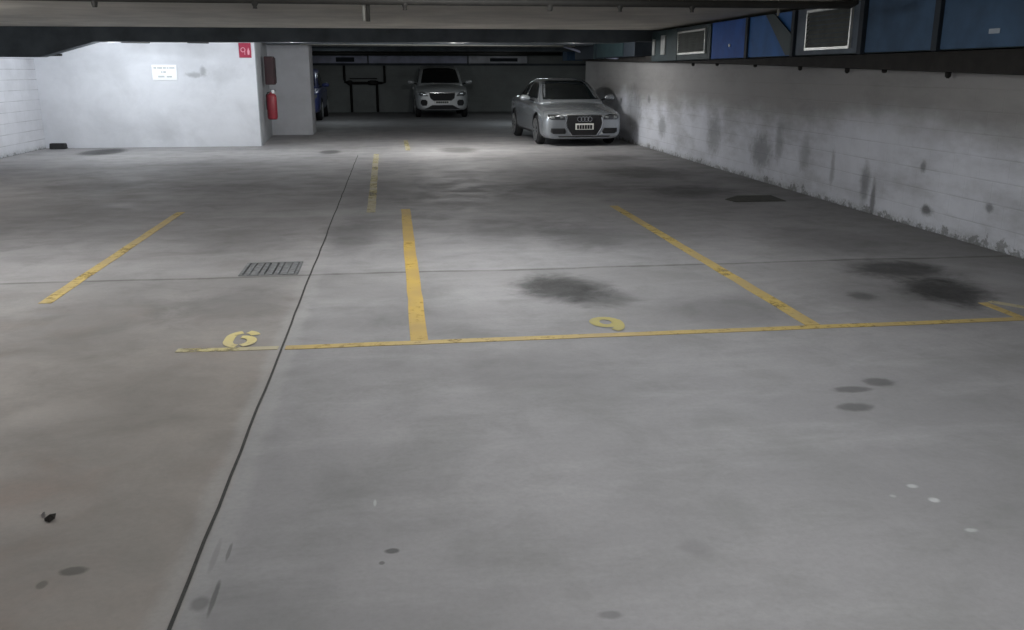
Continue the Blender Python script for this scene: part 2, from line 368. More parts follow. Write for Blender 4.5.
t = thing('drain_grate', 'rectangular iron drain grate set in the floor left of the joint', 'drain', ((DX0 + DX1) / 2, (DY0 + DY1) / 2, 0))
hx, hy = (DX1 - DX0) / 2, (DY1 - DY0) / 2
bm = bmesh.new(); bx(bm, -hx + .004, hx - .004, -hy + .004, hy - .004, -.2, -.19)
for s in (-1, 1):
    bx(bm, s * (hx - .01) - .005, s * (hx - .01) + .005, -hy + .004, hy - .004, -.19, -.03); bx(bm, -hx + .004, hx - .004, s * (hy - .01) - .005, s * (hy - .01) + .005, -.19, -.03)
obj('pit', bm, M['pit'], t)
bm = bmesh.new()
for s in (-1, 1):
    bx(bm, s * (hx - .014) - .012, s * (hx - .014) + .012, -hy + .002, hy - .002, -.03, .004); bx(bm, -hx + .026, hx - .026, s * (hy - .014) - .012, s * (hy - .014) + .012, -.03, .004)
obj('frame', bm, M['iron'], t)
for k in range(7):
    xx = -hx + .03 + (2 * hx - .06) * (k + .5) / 7; ww = (.019, .026, .017, .025, .018, .027, .024)[k]
    obj('bar', box(xx - ww, xx + ww, -hy + .026, hy - .026, -.026, .001), M['iron'], t)
bm = bmesh.new(); prism(bm, [ground(*p) + (.0005,) for p in ((725, 199.5), (736, 202.3), (786, 201.3), (771, 195.6), (737, 196))], (0, 0, .006))
tag(obj('drain_cover', bm, simple('dark_cover', (.06, .06, .05), .8, var=.25, scale=12), bevel=.002), 'flat dark rectangular cover on the floor near the right-hand wall', 'drain cover')

# leaf
t = thing('dry_leaf', 'small crumpled dark leaf scrap with a pale tip on the brown slab', 'leaf', (-1.28, 3.085, 0), -.05)
def leaf(pts, h):
    bm = bmesh.new(); c0 = bm.verts.new((sum(p[0] for p in pts) / len(pts), sum(p[1] for p in pts) / len(pts), h)); vs = [bm.verts.new((p[0], p[1], p[2])) for p in pts]
    for i in range(len(vs)): bm.faces.new((c0, vs[i], vs[(i + 1) % len(vs)]))
    r = bmesh.ops.solidify(bm, geom=bm.faces[:], thickness=.0015)
    return bm
obj('blade', leaf([(-.01, .0, .003), (.0, -.02, .004), (.02, -.03, .002), (.035, -.015, .01), (.028, .012, .016), (.012, .016, .005)], .022), M['leafdark'], t)
obj('tip', leaf([(-.034, .03, .003), (-.026, .012, .002), (-.008, .004, .004), (-.016, .024, .018), (-.026, .05, .006)], .016), M['leafpale'], t)

# small black block by the corner of the left wall
t = thing('wheel_stop', 'small black rubber block at the foot of the left corner', 'wheel stop', (-6.93, 19.9, 0))
bm = bmesh.new(); prism(bm, [(-.16, -.09, 0.0), (-.16, .09, 0.0), (-.16, .05, .12), (-.16, -.05, .12)], (.32, 0, 0)); obj('body', bm, M['black'], t, bevel=.02)

# ------------------------------------------------------------------ signs on the box wall
t = thing('wall_sign', 'white notice with faint grey lettering on the white wall', 'sign', (-4.70, 20.095, 1.54))
obj('panel', box(-.25, .25, -.012, 0, -.155, .155), M['signwhite'], t, bevel=.004)
bm = bmesh.new(); random.seed(3)
def words(bm, x0, x1, z, h):
    x = x0
    while x < x1 - .01:
        w = random.uniform(.010, .018); bx(bm, x, min(x + w, x1), -.0145, -.012, z, z + h); x += w + (.02 if random.random() < .2 else .006)
words(bm, -.21, .21, .075, .035); words(bm, -.06, .03, -.01, .035); words(bm, -.13, .0, -.10, .035); words(bm, .04, .17, -.10, .03)
obj('lettering', bm, M['ink'], t)
t = thing('fire_sign', 'small red fire equipment sign high on the corner of the white wall', 'sign', (-3.03, 20.095, 2.0))
obj('panel', box(-.125, .125, -.012, 0, -.16, .14), M['signred'], t, bevel=.003)
bm = bmesh.new()
for a in range(20):
    a0, a1 = 2 * PI * a / 20, 2 * PI * (a + 1) / 20
    prism(bm, [(-.04 + r * math.cos(q), -.012, .0 + r * math.sin(q)) for r, q in ((.035, a0), (.05, a0), (.05, a1), (.035, a1))], (0, -.002, 0))
bx(bm, -.012, .0, -.014, -.012, -.1, .0)
prism(bm, [(.05, -.012, -.1), (.085, -.012, -.1), (.095, -.012, -.03), (.07, -.012, .05), (.045, -.012, -.03)], (0, -.002, 0))
obj('pictogram', bm, simple('faded_sign_pink', (.75, .35, .42), .5), t)

# fire gear on the side face of the box  (side face x = -2.84)
t = thing('fire_cabinet', 'dark red fire equipment cabinet on the wall end above the extinguisher', 'fire cabinet', (-2.84, 21.6, 1.27))
obj('body', box(0, .20, -.16, .16, 0, .62), M['dred'], t, bevel=.015)
obj('door', box(.20, .222, -.14, .14, .03, .59), M['dred'], t, bevel=.006)
obj('handle', box(.222, .24, -.10, -.08, .26, .36), M['plastic'], t)
bm = bmesh.new(); bx(bm, .03, .17, -.166, -.16, .05, .57); obj('side_panel', bm, M['dred'], t, bevel=.003)
t = thing('fire_extinguisher', 'bright red fire extinguisher hanging on the wall end by the white wall', 'fire extinguisher', (-2.72, 21.4, .50))
bm = bmesh.new(); tube(bm, [(0, 0, z) for z in (0, .02, .05, .50, .55, .58, .60)], [.08, .105, .115, .115, .10, .05, .03], 20); obj('cylinder', bm, M['red'], t, smooth=True)
bm = bmesh.new(); tube(bm, [(0, 0, .59), (0, 0, .64)], .022, 12); obj('valve', bm, M['chrome'], t, smooth=True)
bm = bmesh.new(); bx(bm, -.02, .11, -.012, .012, .63, .645); bx(bm, -.02, .10, -.01, .01, .665, .675); obj('handle', bm, M['plastic'], t, bevel=.003)
bm = bmesh.new(); tube(bm, [(-.02, 0, .61), (-.07, -.02, .60), (-.108, -.03, .54), (-.112, -.035, .40), (-.108, -.04, .22)], .013, 8); obj('hose', bm, M['black'], t, smooth=True)
obj('tag', box(.02, .075, -.045, -.04, .58, .66), M['signwhite'], t)
obj('bracket', box(-.12, -.09, -.05, .05, .3, .36), M['plastic'], t)

# ------------------------------------------------------------------ duct along the right wall
DXF = 5.0
t = thing('wall_duct', 'long blue metal duct casing boxed along the top of the right-hand wall', 'duct', (DXF, 0, 0))
T, B = 2.29, 1.745
obj('casing', box(.03, XR - DXF - .002, -4.5, 17.45, B, T), M['teal'], t)
def panel(y0, y1, mat, z0=B + .005, z1=T - .005, x=0.0): return obj('panel', box(x, .03, y0, y1, z0, z1), mat, t, bevel=.004)
panel(15.85, 17.4, M['teal'])
panel(14.12, 15.82, M['teal'])
panel(12.60, 14.05, M['blue'])
panel(11.15, 12.56, M['blue2'])
panel(9.46, 11.0, M['navy2'])
panel(8.06, 9.30, M['navy'])
panel(5.4, 7.94, M['navy'])
panel(2.6, 5.3, M['navy']); panel(-.5, 2.5, M['navy'])
for y in (12.58, 11.07, 9.38, 8.0): obj('seam_post', box(-.03, .03, y - .045, y + .045, B - .01, T), M['seam'], t, bevel=.004)
# dark diagonal brace in front of the blue panel
bm = bmesh.new(); prism(bm, [(-.012, 11.92, T - .01), (-.012, 11.65, T - .01), (-.012, 11.08, 2.0), (-.012, 11.08, B + .01), (-.012, 11.22, B + .01)], (-.02, 0, 0)); obj('brace', bm, M['teal'], t)
def grille(y0, y1, z0, z1, n=8):
    bm = bmesh.new(); w = .028
    bx(bm, -.03, 0, y0, y0 + w, z0, z1); bx(bm, -.03, 0, y1 - w, y1, z0, z1); bx(bm, -.03, 0, y0 + w, y1 - w, z0, z0 + w); bx(bm, -.03, 0, y0 + w, y1 - w, z1 - w, z1)
    g = obj('grille', bm, M['alu'], t)
    bm = bmesh.new()
    for k in range(n):
        zc = z0 + w + (z1 - z0 - 2 * w) * (k + .5) / n
        prism(bm, [(-.024, y0 + w, zc - .018), (-.02, y0 + w, zc - .022), (-.003, y0 + w, zc + .016), (-.007, y0 + w, zc + .02)], (0, y1 - y0 - 2 * w, 0))
    obj('louvres', bm, M['louvre'], g)
grille(14.3, 15.72, 1.84, 2.22)
grille(9.60, 10.70, 1.80, 2.26)
obj('label', box(-.004, 0, 7.12, 7.26, 1.86, 1.90), simple('pale_label', (.35, .4, .45), .5), t)
obj('dial', tube(bmesh.new(), [(-.02, 13.25, 1.93), (0.0, 13.25, 1.93)], .022, 12), M['alu'], t)
# bright galvanised strips by the beam
bm = bmesh.new(); bx(bm, -.02, .0, 17.15, 17.3, 1.86, 2.15); obj('strap', bm, M['alu'], t)
bm = bmesh.new(); bx(bm, -.02, .0, 16.5, 16.75, 1.86, 2.2); obj('strap', bm, M['alu'], t)

# sagging rusty channel under the duct
t = thing('steel_channel', 'dark rusty steel channel under the blue duct on the right-hand wall', 'steel channel', (XR, 0, 0))
def zb(y): return 1.455 + (y - 4) * .0215 if y < 14 else 1.67 + (y - 14) * .015
bm = bmesh.new(); ysn = [-4.4, 0, 4, 6, 8, 10, 12, 14, 16, 18, 20, 22, 24.5]; L = []
for y in ysn:
    z = zb(max(y, 0)); L.append([bm.verts.new(p) for p in ((-.004, y, z), (-.20, y, z + .012), (-.20, y, 1.735 if y < 17.6 else z + .13), (-.004, y, 1.74 if y < 17.6 else z + .13))])
for a, b in zip(L, L[1:]):
    for k in range(4): bm.faces.new((a[k], a[(k + 1) % 4], b[(k + 1) % 4], b[k]))
bm.faces.new(L[0]); bm.faces.new(L[-1][::-1]); obj('channel', bm, M['rust'], t)
for px, py, s in ((693, 66, .03), (717, 67, .022), (755, 68, .02), (800, 69, .03), (847, 72, .035), (884, 74, .02), (948, 75, .035)):
    X, Y, Z = ray(px, py); y = (XR - .08) / X * Y; z = zb(y)
    bm = bmesh.new(); tube(bm, [(-.08, y, z + .02), (-.08, y, z - s), (-.08, y, z - s * 1.5)], [.03, .028, .012], 8); obj('bolt', bm, M['rust'], t)

# ducting beyond the beam on the right and over the back wall
t = thing('branch_duct', 'dark navy duct hanging beyond the beam above the silver sedan', 'duct', (4.9, 19.5, 0))
obj('casing', box(0, .40, -1.2, 4.9, 1.86, 2.25), M['seam'], t, bevel=.01)
obj('panel', box(-.015, 0, -.3, 2.2, 1.88, 2.2), M['teal'], t)
obj('flange', box(-.03, .41, 2.4, 2.5, 1.85, 2.27), M['teal'], t)
bm = bmesh.new(); tube(bm, [(4.72, 25.0, 2.22), (4.85, 24.2, 2.12), (5.0, 23.2, 1.98), (5.1, 22.2, 1.9), (5.1, 20.5, 1.86)], .03, 10)
tag(obj('drain_pipe', bm, M['greyduct'], smooth=True), 'thin grey pipe sloping down to the wall above the silver sedan', 'pipe')
t = thing('exhaust_duct', 'long grey duct along the top of the far back wall', 'duct', (0, YF - .35, 0))
for x0, x1, mm in ((-3.2, -.9, 'greyduct'), (-.85, 3.0, 'greyduct'), (3.05, 5.4, 'greyduct_l')):
    obj('casing', box(x0, x1, 0, .34, 1.88, 2.16), M[mm], t, bevel=.01)
obj('flange', box(-2.1, -1.4, -.02, 0, 1.93, 2.1), M['seam'], t); obj('vent', box(3.9, 5.0, -.02, 0, 1.95, 2.08), M['seam'], t)
obj('bracket', box(-3.2, 8.4, .0, .34, 1.80, 1.875), M['dark_beam'], t)
t = thing('fan_box', 'dark blue fan housing hanging behind the silver sedan', 'fan box', (6.0, 31.0, 0))
obj('body', box(-.05, .9, 0, .8, 1.93, 2.33), M['navy'], t, bevel=.01); obj('edge_strip', box(.62, .68, -.02, 0, 1.94, 2.3), M['greyduct_l'], t)
obj('panel', box(.05, .55, -.02, 0, 1.98, 2.27), M['navy'], t)
# pipes running across behind the beam
def hangers(o, pts):
    for x, y, z in pts: obj('hanger', tube(bmesh.new(), [(x, y, z), (x, y, CE)], .008, 6), M['pipe_dark'], o)
bm = bmesh.new(); tube(bm, [(-2.0, 21.3, 2.15), (2.6, 21.3, 2.14), (4.0, 21.3, 2.14)], .012, 10)
wp = tag(obj('water_pipe', bm, M['conduit'], smooth=True), 'thin pale pipe crossing under the ceiling beyond the dark beam', 'pipe')
bm = bmesh.new(); tube(bm, [(-8.5, 34, 2.2), (8.4, 34, 2.2)], .06, 12)
wm = tag(obj('water_main', bm, M['pipe_dark'], smooth=True), 'thick black pipe crossing in front of the far back wall', 'pipe')

hangers(wp, [(x, 21.3, 2.15) for x in (-1.5, .5, 2.4, 3.8)]); hangers(wm, [(x, 34, 2.25) for x in (-7, -3, 1, 5, 8)])
# pipework frame on the back wall
t = thing('pipework', 'dark pipe assembly with valves standing against the far back wall', 'pipework', (-1.1, YF - .12, 0))
def pp(name, pts, r=.05): return obj(name, tube(bmesh.new(), pts, r, 10), M['pipe_dark'], t, smooth=True)
pp('pipe', [(-.72, 0, 1.79), (-.72, 0, 1.25), (-.70, 0, 1.17), (-.62, 0, 1.15)]); pp('pipe', [(.84, 0, 1.79), (.84, 0, 1.15), (.70, 0, 1.13)])
pp('pipe', [(-.62, 0, 1.13), (.72, 0, 1.13)], .055); pp('pipe', [(-.52, 0, 1.30), (.55, 0, 1.30)], .02)
pp('pipe', [(-.48, 0, 1.10), (-.48, 0, .02)]); pp('pipe', [(.53, 0, 1.10), (.53, 0, .02)])
for x, w in ((-.52, .10), (.38, .2)):
    v = pp('valve', [(x - w, 0, 1.14), (x - w * .5, 0, 1.14), (x + w * .5, 0, 1.14), (x + w, 0, 1.14)], [.07, .10, .10, .07])
    obj('handwheel', tube(bmesh.new(), [(x, -.10, 1.16), (x, -.13, 1.16)], .08, 14), M['pipe_dark'], v)

# ------------------------------------------------------------------ overhead pipes near the camera
PY0 = 8.2; ZP = 2.145
t = thing('sprinkler_pipe', 'dark sprinkler pipe crossing under the ceiling along the top of the picture', 'pipe', (0, PY0, ZP))
bm = bmesh.new(); tube(bm, [(-7.2, -.15, .02), (-2, 0, 0.0), (.5, .0, -.003), (4.22, .0, .0), (4.27, 0, .02), (4.28, 0, .18)], .034, 14); obj('pipe', bm, M['pipe_dark'], t, smooth=True)
for px in (95, 255, 405, 550, 620, 692):
    X, Y, Z = ray(px, 8); x = X / Y * PY0
    bm = bmesh.new(); big = px in (550, 95)
    tube(bm, [(x, 0, .0), (x, 0, -.035), (x, 0, -.06), (x, 0, -.075)], [.03, .028, .016 if not big else .024, .02], 10); h = obj('sprinkler_head', bm, M['pipe_dark'], t)
    obj('clip', box(x - .018, x + .018, -.006, .006, .02, CE - ZP), M['pipe_dark'], t) if px in (255, 550) else None
X, Y, Z = ray(365, 10); x = X / Y * 8.35
bm = bmesh.new(); tube(bm, [(x - .012, 8.35, CE), (x - .012, 8.35, 1.985)], .012, 10)
tag(obj('conduit', bm, M['conduit'], smooth=True), 'pale conduit dropping straight down from the ceiling behind the sprinkler pipe', 'conduit')
bm = bmesh.new(); tube(bm, [(x + .025, 8.35, CE), (x + .025, 8.35, 1.98)], .018, 10)
tag(obj('conduit', bm, M['pipe_dark'], smooth=True), 'dark conduit dropping from the ceiling close beside the pale one', 'conduit')
bm = bmesh.new(); tube(bm, [(3.62, 8.4, CE), (3.62, 8.4, 2.06)], .012, 8); 
tag(obj('hanger_rod', bm, M['conduit'], smooth=True), 'thin pale hanger rod hanging from the ceiling near the blue duct', 'hanger rod')
# fittings peeping out under the beam against the white wall
for (x0, x1, lab) in ((-5.2, -4.6, 'thin dark batten end under the beam above the white notice'), (-3.95, -3.5, 'short dark batten end under the beam near the red sign')):
    bm = bmesh.new(); tube(bm, [(x0, 19.0, 2.115), (x1, 18.7, 2.10)], .018, 8); ct = tag(obj('cable_tray', bm, M['pipe_dark']), lab, 'cable tray'); hangers(ct, [(x0 + .1, 18.95, 2.11), (x1 - .1, 18.76, 2.10)])
bm = bmesh.new(); tube(bm, [(-6.9, 19.4, 1.87), (-6.4, 19.2, 1.875)], .022, 8); tag(obj('cable_tray', bm, M['pipe_dark']), 'dark rod under the low end of the beam in the left corner', 'cable tray')

# ------------------------------------------------------------------ cars
def loft(sections, closed_ends=True):
    bm = bmesh.new(); R = []
    for y, pts in sections:
        full = [(-x, z) for x, z in pts[::-1] if x > 1e-6] + list(pts) if pts[0][0] < 1e-6 else [(-x, z) for x, z in pts[::-1]] + list(pts)
        R.append([bm.verts.new((x, y, z)) for x, z in full])
    return bm, R
def body_mesh(st, W):
    """st rows: y, half width, z bottom, z shoulder, z top centre"""
    bm = bmesh.new(); R = []
    for y, hw, zb_, zs, zt in st:
        hm = zs - zb_
        half = [(0, zb_), (hw * .8, zb_), (hw * .955, zb_ + .04), (hw * .99, zb_ + hm * .3), (hw, zb_ + hm * .62), (hw * .975, zs - .06), (hw * .91, zs), (hw * .6, zt - (zt - zs) * .18), (0, zt)]
        loop = half + [(-x, z) for x, z in half[-2:0:-1]]
        R.append([bm.verts.new((x, y, z)) for x, z in loop])
    k = len(R[0])
    for a, b in zip(R, R[1:]):
        for i in range(k): bm.faces.new((a[i], a[(i + 1) % k], b[(i + 1) % k], b[i]))
    for r in (R[0], R[-1]):
        # cap as strips between the left and right halves
        n = len(r)
        for i in range(n // 2):
            a, b = r[i], r[i + 1]; c, d = r[(n - i - 1) % n], r[(n - i) % n]
            vs = []
            for v in (a, b, c, d):
                if v not in vs: vs.append(v)
            if len(vs) >= 3:
                try: bm.faces.new(vs)
                except ValueError: pass
    return bm
def bake(o, cutters=()):
    for c in cutters:
        m = o.modifiers.new('b', 'BOOLEAN'); m.object = c; m.operation = 'DIFFERENCE'; m.solver = 'EXACT'
        try: m.material_mode = 'TRANSFER'
        except Exception: pass
    bpy.context.view_layer.update()
    dg = bpy.context.evaluated_depsgraph_get()
    me = bpy.data.meshes.new_from_object(o.evaluated_get(dg), depsgraph=dg)
    o.modifiers.clear(); o.data = me
    for c in cutters: bpy.data.objects.remove(c)
    for p in me.polygons: p.use_smooth = True
    try: me.set_sharp_from_angle(angle=math.radians(35))
    except Exception: pass
    bm = bmesh.new(); bm.from_mesh(me); bmesh.ops.triangulate(bm, faces=bm.faces); t = BVHTree.FromBMesh(bm); bm.free()
    return t
def patch(bvh, rows, axis, side, nu=8, off=.006, th=.012):
    """rows: (v, u0, u1) with v = z; axis 'y' looks along y at u = x (side -1 front, +1 rear); axis 'x' looks along x at u = y."""
    # interpolate rows
    R = []
    for a, b in zip(rows, rows[1:]):
        for k in range(3): t_ = k / 3; R.append([a[i] + (b[i] - a[i]) * t_ for i in range(3)])
    R.append(list(rows[-1])); bm = bmesh.new(); Fv, Bv = [], []
    for v, u0, u1 in R:
        fr, bk = [], []
        for i in range(nu + 1):
            u = u0 + (u1 - u0) * i / nu
            if axis == 'y': o_, d_ = Vector((u, -3 if side < 0 else 8, v)), Vector((0, 1 if side < 0 else -1, 0))
            else: o_, d_ = Vector((3 * side, u, v)), Vector((-side, 0, 0))
            h, nrm, _, _ = bvh.ray_cast(o_, d_)
            if h is None: h = (fr[-1] if False else None)
            fr.append(None if h is None else h - d_ * off); bk.append(None if h is None else h - d_ * (off - th))
        Fv.append(fr); Bv.append(bk)
    # fill misses from neighbours
    for G_ in (Fv, Bv):
        for r in G_:
            good = [p for p in r if p is not None]
            for i, p in enumerate(r):
                if p is None and good: r[i] = min(good, key=lambda q: abs(q.x - 0) if False else abs(r.index(q) - i)).copy()
        G_[:] = [r for r in G_ if r[0] is not None]
    vf = [[bm.verts.new(p) for p in r] for r in Fv]; vb = [[bm.verts.new(p) for p in r] for r in Bv]; n, m = len(vf), nu
    for i in range(n - 1):
        for j_ in range(m):
            bm.faces.new((vf[i][j_], vf[i][j_ + 1], vf[i + 1][j_ + 1], vf[i + 1][j_])); bm.faces.new((vb[i][j_], vb[i + 1][j_], vb[i + 1][j_ + 1], vb[i][j_ + 1]))
        bm.faces.new((vf[i][0], vf[i + 1][0], vb[i + 1][0], vb[i][0])); bm.faces.new((vf[i][m], vb[i][m], vb[i + 1][m], vf[i + 1][m]))
    for j_ in range(m):
        bm.faces.new((vf[0][j_], vb[0][j_], vb[0][j_ + 1], vf[0][j_ + 1])); bm.faces.new((vf[-1][j_], vf[-1][j_ + 1], vb[-1][j_ + 1], vb[-1][j_]))
    return bm
def wheel(parent, x, y, r, w, side, mat=None):
    bm = bmesh.new(); tube(bm, [(x - w / 2 + d, y, r) for d in (0, .02, .05, w - .05, w - .02, w)], [r * .80, r * .96, r, r, r * .96, r * .80], 32)
    tq = obj('tyre', bm, M['black'], parent, smooth=True)
    xo = x + side * (w / 2 + .002)
    bm = bmesh.new(); tube(bm, [(xo - side * .03, y, r), (xo, y, r), (xo + side * .004, y, r)], [r * .74, r * .74, r * .70], 32); rm = obj('rim', bm, M['plastic'], tq)
    bm = bmesh.new()
    tube(bm, [(xo + side * .004, y, r), (xo + side * .016, y, r)], r * .14, 14)
    for k in range(10):
        a = 2 * PI * k / 10; c, s = math.cos(a), math.sin(a)
        prism(bm, [(xo + side * .004, y + c * q - s * w_, r + s * q + c * w_) for q, w_ in ((.1 * r, -.018), (.70 * r, -.014), (.70 * r, .014), (.1 * r, .018))], (side * .012, 0, 0))
    # outer lip ring
    for k in range(32):
        a0, a1 = 2 * PI * k / 32, 2 * PI * (k + 1) / 32
        prism(bm, [(xo + side * .004, y + q * math.cos(a), r + q * math.sin(a)) for q, a in ((.68 * r, a0), (.76 * r, a0), (.76 * r, a1), (.68 * r, a1))], (side * .012, 0, 0))
    obj('spokes', bm, M['alloy'], tq)
def make_car(name, label, paint, D, loc, rz):
    root = thing(name, label, 'car', (0, 0, 0))
    W = D['W']; arches = D['arches']; wr = D['wr']
    body = obj('body', body_mesh(D['body'], W), [M[paint]], root, smooth=True)
    s = body.modifiers.new('s', 'SUBSURF'); s.levels = 2; s.render_levels = 2
    cut = []
    for y in arches:
        for sd in (-1, 1):
            bm = bmesh.new(); tube(bm, [(sd * (W / 2 - .27), y, wr + .01), (sd * (W / 2 + .1), y, wr + .01)], wr + .05, 40)
            c = obj('cut', bm, M['black']); cut.append(c)
    bvb = bake(body, cut)
    # cabin
    bm = bmesh.new(); R = []
    for y, hb, zb_, hr, zr in D['cabin']:
        half = [(hb, zb_ - .12), (hb, zb_), (hb + (hr - hb) * .55, zb_ + (zr - zb_) * .52), (hr, zr - .045 if zr - zb_ > .1 else zr - .01), (hr * .86, zr - .008), (hr * .45, zr + .006), (0, zr + .01)]
        loop = half + [(-x, z) for x, z in half[-2::-1]]
        R.append([bm.verts.new((x, y, z)) for x, z in loop])
    for a, b in zip(R, R[1:]):
        for i in range(len(a) - 1): bm.faces.new((a[i], a[i + 1], b[i + 1], b[i]))
        bm.faces.new((a[-1], a[0], b[0], b[-1]))
    bm.faces.new(R[0]); bm.faces.new(R[-1][::-1])
    cabin = obj('roof', bm, [M[paint]], root, smooth=True)
    s = cabin.modifiers.new('s', 'SUBSURF'); s.levels = 2; s.render_levels = 2
    bvc = bake(cabin)
    obj('windscreen', patch(bvc, D['screen'], 'y', -1, 14), M['glass'], root, smooth=True)
    obj('rear_window', patch(bvc, D['rear'], 'y', 1, 10), M['glass'], root, smooth=True)
    for sd in (-1, 1):
        for rows in D['sides']: obj('side_window', patch(bvc, rows, 'x', sd, 6), M['glass'], root, smooth=True)
        for y, z0, z1 in D['seams']: obj('door_seam', patch(bvb, [(z0, y - .006, y + .006), (z1, y - .006, y + .006)], 'x', sd, 1, .0015, .006), M['plastic'], root)
        for y, z in D['handles']: obj('door_handle', patch(bvb, [(z, y, y + .17), (z + .03, y, y + .17)], 'x', sd, 4, .02, .03), M[paint], root)
        sill = D['sill']; obj('sill', patch(bvb, [(sill[0], sill[2], sill[3]), (sill[1], sill[2], sill[3])], 'x', sd, 8, .005, .012), M['plastic'], root)
        # mirror
        mx, my, mz = D['mirror']
        bm = bmesh.new(); tube(bm, [(sd * mx, my, mz), (sd * (mx + .03), my + .01, mz + .01), (sd * (mx + .12), my + .02, mz + .015), (sd * (mx + .2), my + .03, mz + .01), (sd * (mx + .225), my + .04, mz + .005)], [.03, .05, .07, .062, .02], 12)
        mr = obj('mirror', bm, M[paint], root, smooth=True)
        obj('mirror_arm', tube(bmesh.new(), [(sd * (mx - .12), my + .03, mz - .06), (sd * (mx + .05), my + .02, mz - .01)], .02, 8), M['plastic'], mr)
        for y in arches: wheel(root, sd * (W / 2 - .11), y, wr, .195, sd)
        for part, mm, rows in D['pairs']:
            rr = [(z, sd * a, sd * b) for z, a, b in rows]
            obj(part, patch(bvb, rr, 'y', -1, 8, .008, .02), M[mm], root, smooth=True)
    for part, mm, rows, off in D['mids']: obj(part, patch(bvb, rows, 'y', -1, 10, off, .02), M[mm], root, smooth=False)
    if 'rings' in D:
        z, r = D['rings']; h = bvb.ray_cast(Vector((0, -3, z)), Vector((0, 1, 0)))[0]
        bm = bmesh.new()
        for k in range(4):
            cx = (k - 1.5) * r * 1.45
            for q in range(24):
                a0, a1 = 2 * PI * q / 24, 2 * PI * (q + 1) / 24
                prism(bm, [(cx + rr * math.cos(a), h.y - .03, z + rr * math.sin(a)) for rr, a in ((r * .82, a0), (r, a0), (r, a1), (r * .82, a1))], (0, .02, 0))
        obj('badge', bm, M['chrome'], root)
    z0, z1, hw = D['plate']; h = min(bvb.ray_cast(Vector((u, -3, (z0 + z1) / 2)), Vector((0, 1, 0)))[0].y for u in (-hw, 0, hw))
    pl = obj('number_plate', box(-hw, hw, h - .035, h - .012, z0, z1), M['plate'], root, bevel=.003)
    bm = bmesh.new(); x = -hw * .86
    for k in range(6):
        w = hw * .23; bx(bm, x, x + w, h - .038, h - .035, z0 + (z1 - z0) * .12, z1 - (z1 - z0) * .24); x += w + hw * .06
    obj('lettering', bm, M['plastic'], pl)
    obj('number_plate', box(-hw, hw, D['body'][-1][0] + .0, D['body'][-1][0] + .02, z0 + .25, z1 + .25), M['plate'], root)
    for sd in (-1, 1): obj('tail_lamp', patch(bvb, [(D['tail'][0], sd * .45, sd * .78), (D['tail'][1], sd * .45, sd * .78)], 'y', 1, 6, .008, .02), M['dred'], root)
    root.location = loc; root.rotation_euler = (0, 0, rz)
    return root
SEDAN = dict(W=1.80, wr=.32, arches=(.86, 3.50),
    body=[(0.0, .64, .19, .60, .635), (.03, .78, .155, .65, .70), (.12, .86, .14, .68, .745), (.35, .895, .14, .74, .80), (.86, .90, .16, .80, .875), (1.25, .90, .18, .86, .925), (1.9, .90, .18, .90, .94),
          (2.6, .90, .18, .93, .96), (3.3, .90, .18, .955, .99), (3.9, .88, .20, .96, 1.02), (4.25, .84, .25, .95, 1.03), (4.40, .76, .30, .93, 1.00), (4.45, .66, .36, .86, .93)],
    cabin=[(1.12, .72, .87, .64, .90), (1.2, .76, .88, .66, .95), (1.62, .80, .90, .62, 1.22), (1.98, .81, .92, .585, 1.375), (2.5, .81, .93, .58, 1.42), (3.0, .80, .95, .57, 1.395), (3.35, .78, .96, .56, 1.30), (3.75, .74, .97, .58, 1.10), (3.95, .70, .97, .60, 1.0)],
    screen=[(.955, -.75, .75), (1.02, -.735, .735), (1.12, -.70, .70), (1.22, -.655, .655), (1.32, -.60, .60), (1.365, -.56, .56)],
    rear=[(1.06, -.56, .56), (1.18, -.54, .54), (1.32, -.50, .50)],
    sides=[[(.965, 1.45, 2.42), (1.10, 1.62, 2.42), (1.24, 1.84, 2.42), (1.325, 2.05, 2.42)], [(.975, 2.50, 3.50), (1.10, 2.50, 3.45), (1.22, 2.50, 3.32), (1.325, 2.50, 3.10)]],
    seams=[(1.38, .3, .84), (2.46, .28, .90), (3.22, .62, .90)], handles=[(2.2, .74), (3.02, .77)], sill=(.2, .27, 1.28, 3.08), mirror=(.88, 1.55, .97),
    pairs=[('headlamp', 'lampdark', [(.565, .43, .72), (.60, .42, .77), (.65, .46, .79), (.675, .56, .785)]), ('headlamp_lens', 'lamp', [(.585, .45, .53), (.635, .46, .54)]), ('headlamp_lens', 'lamp', [(.585, .65, .73), (.645, .66, .75)]),
           ('air_intake', 'plastic', [(.27, .42, .68), (.31, .40, .74), (.385, .43, .73)])],
    mids=[('grille', 'chrome', [(.22, -.28, .28), (.40, -.39, .39), (.50, -.41, .41), (.665, -.38, .38)], .010), ('grille', 'plastic', [(.235, -.265, .265), (.40, -.375, .375), (.50, -.395, .395), (.65, -.36, .36)], .016),
          ('bumper_lip', 'plastic', [(.195, -.55, .55), (.225, -.58, .58)], .012)],
    rings=(.575, .052), plate=(.355, .485, .20), tail=(.72, .85))
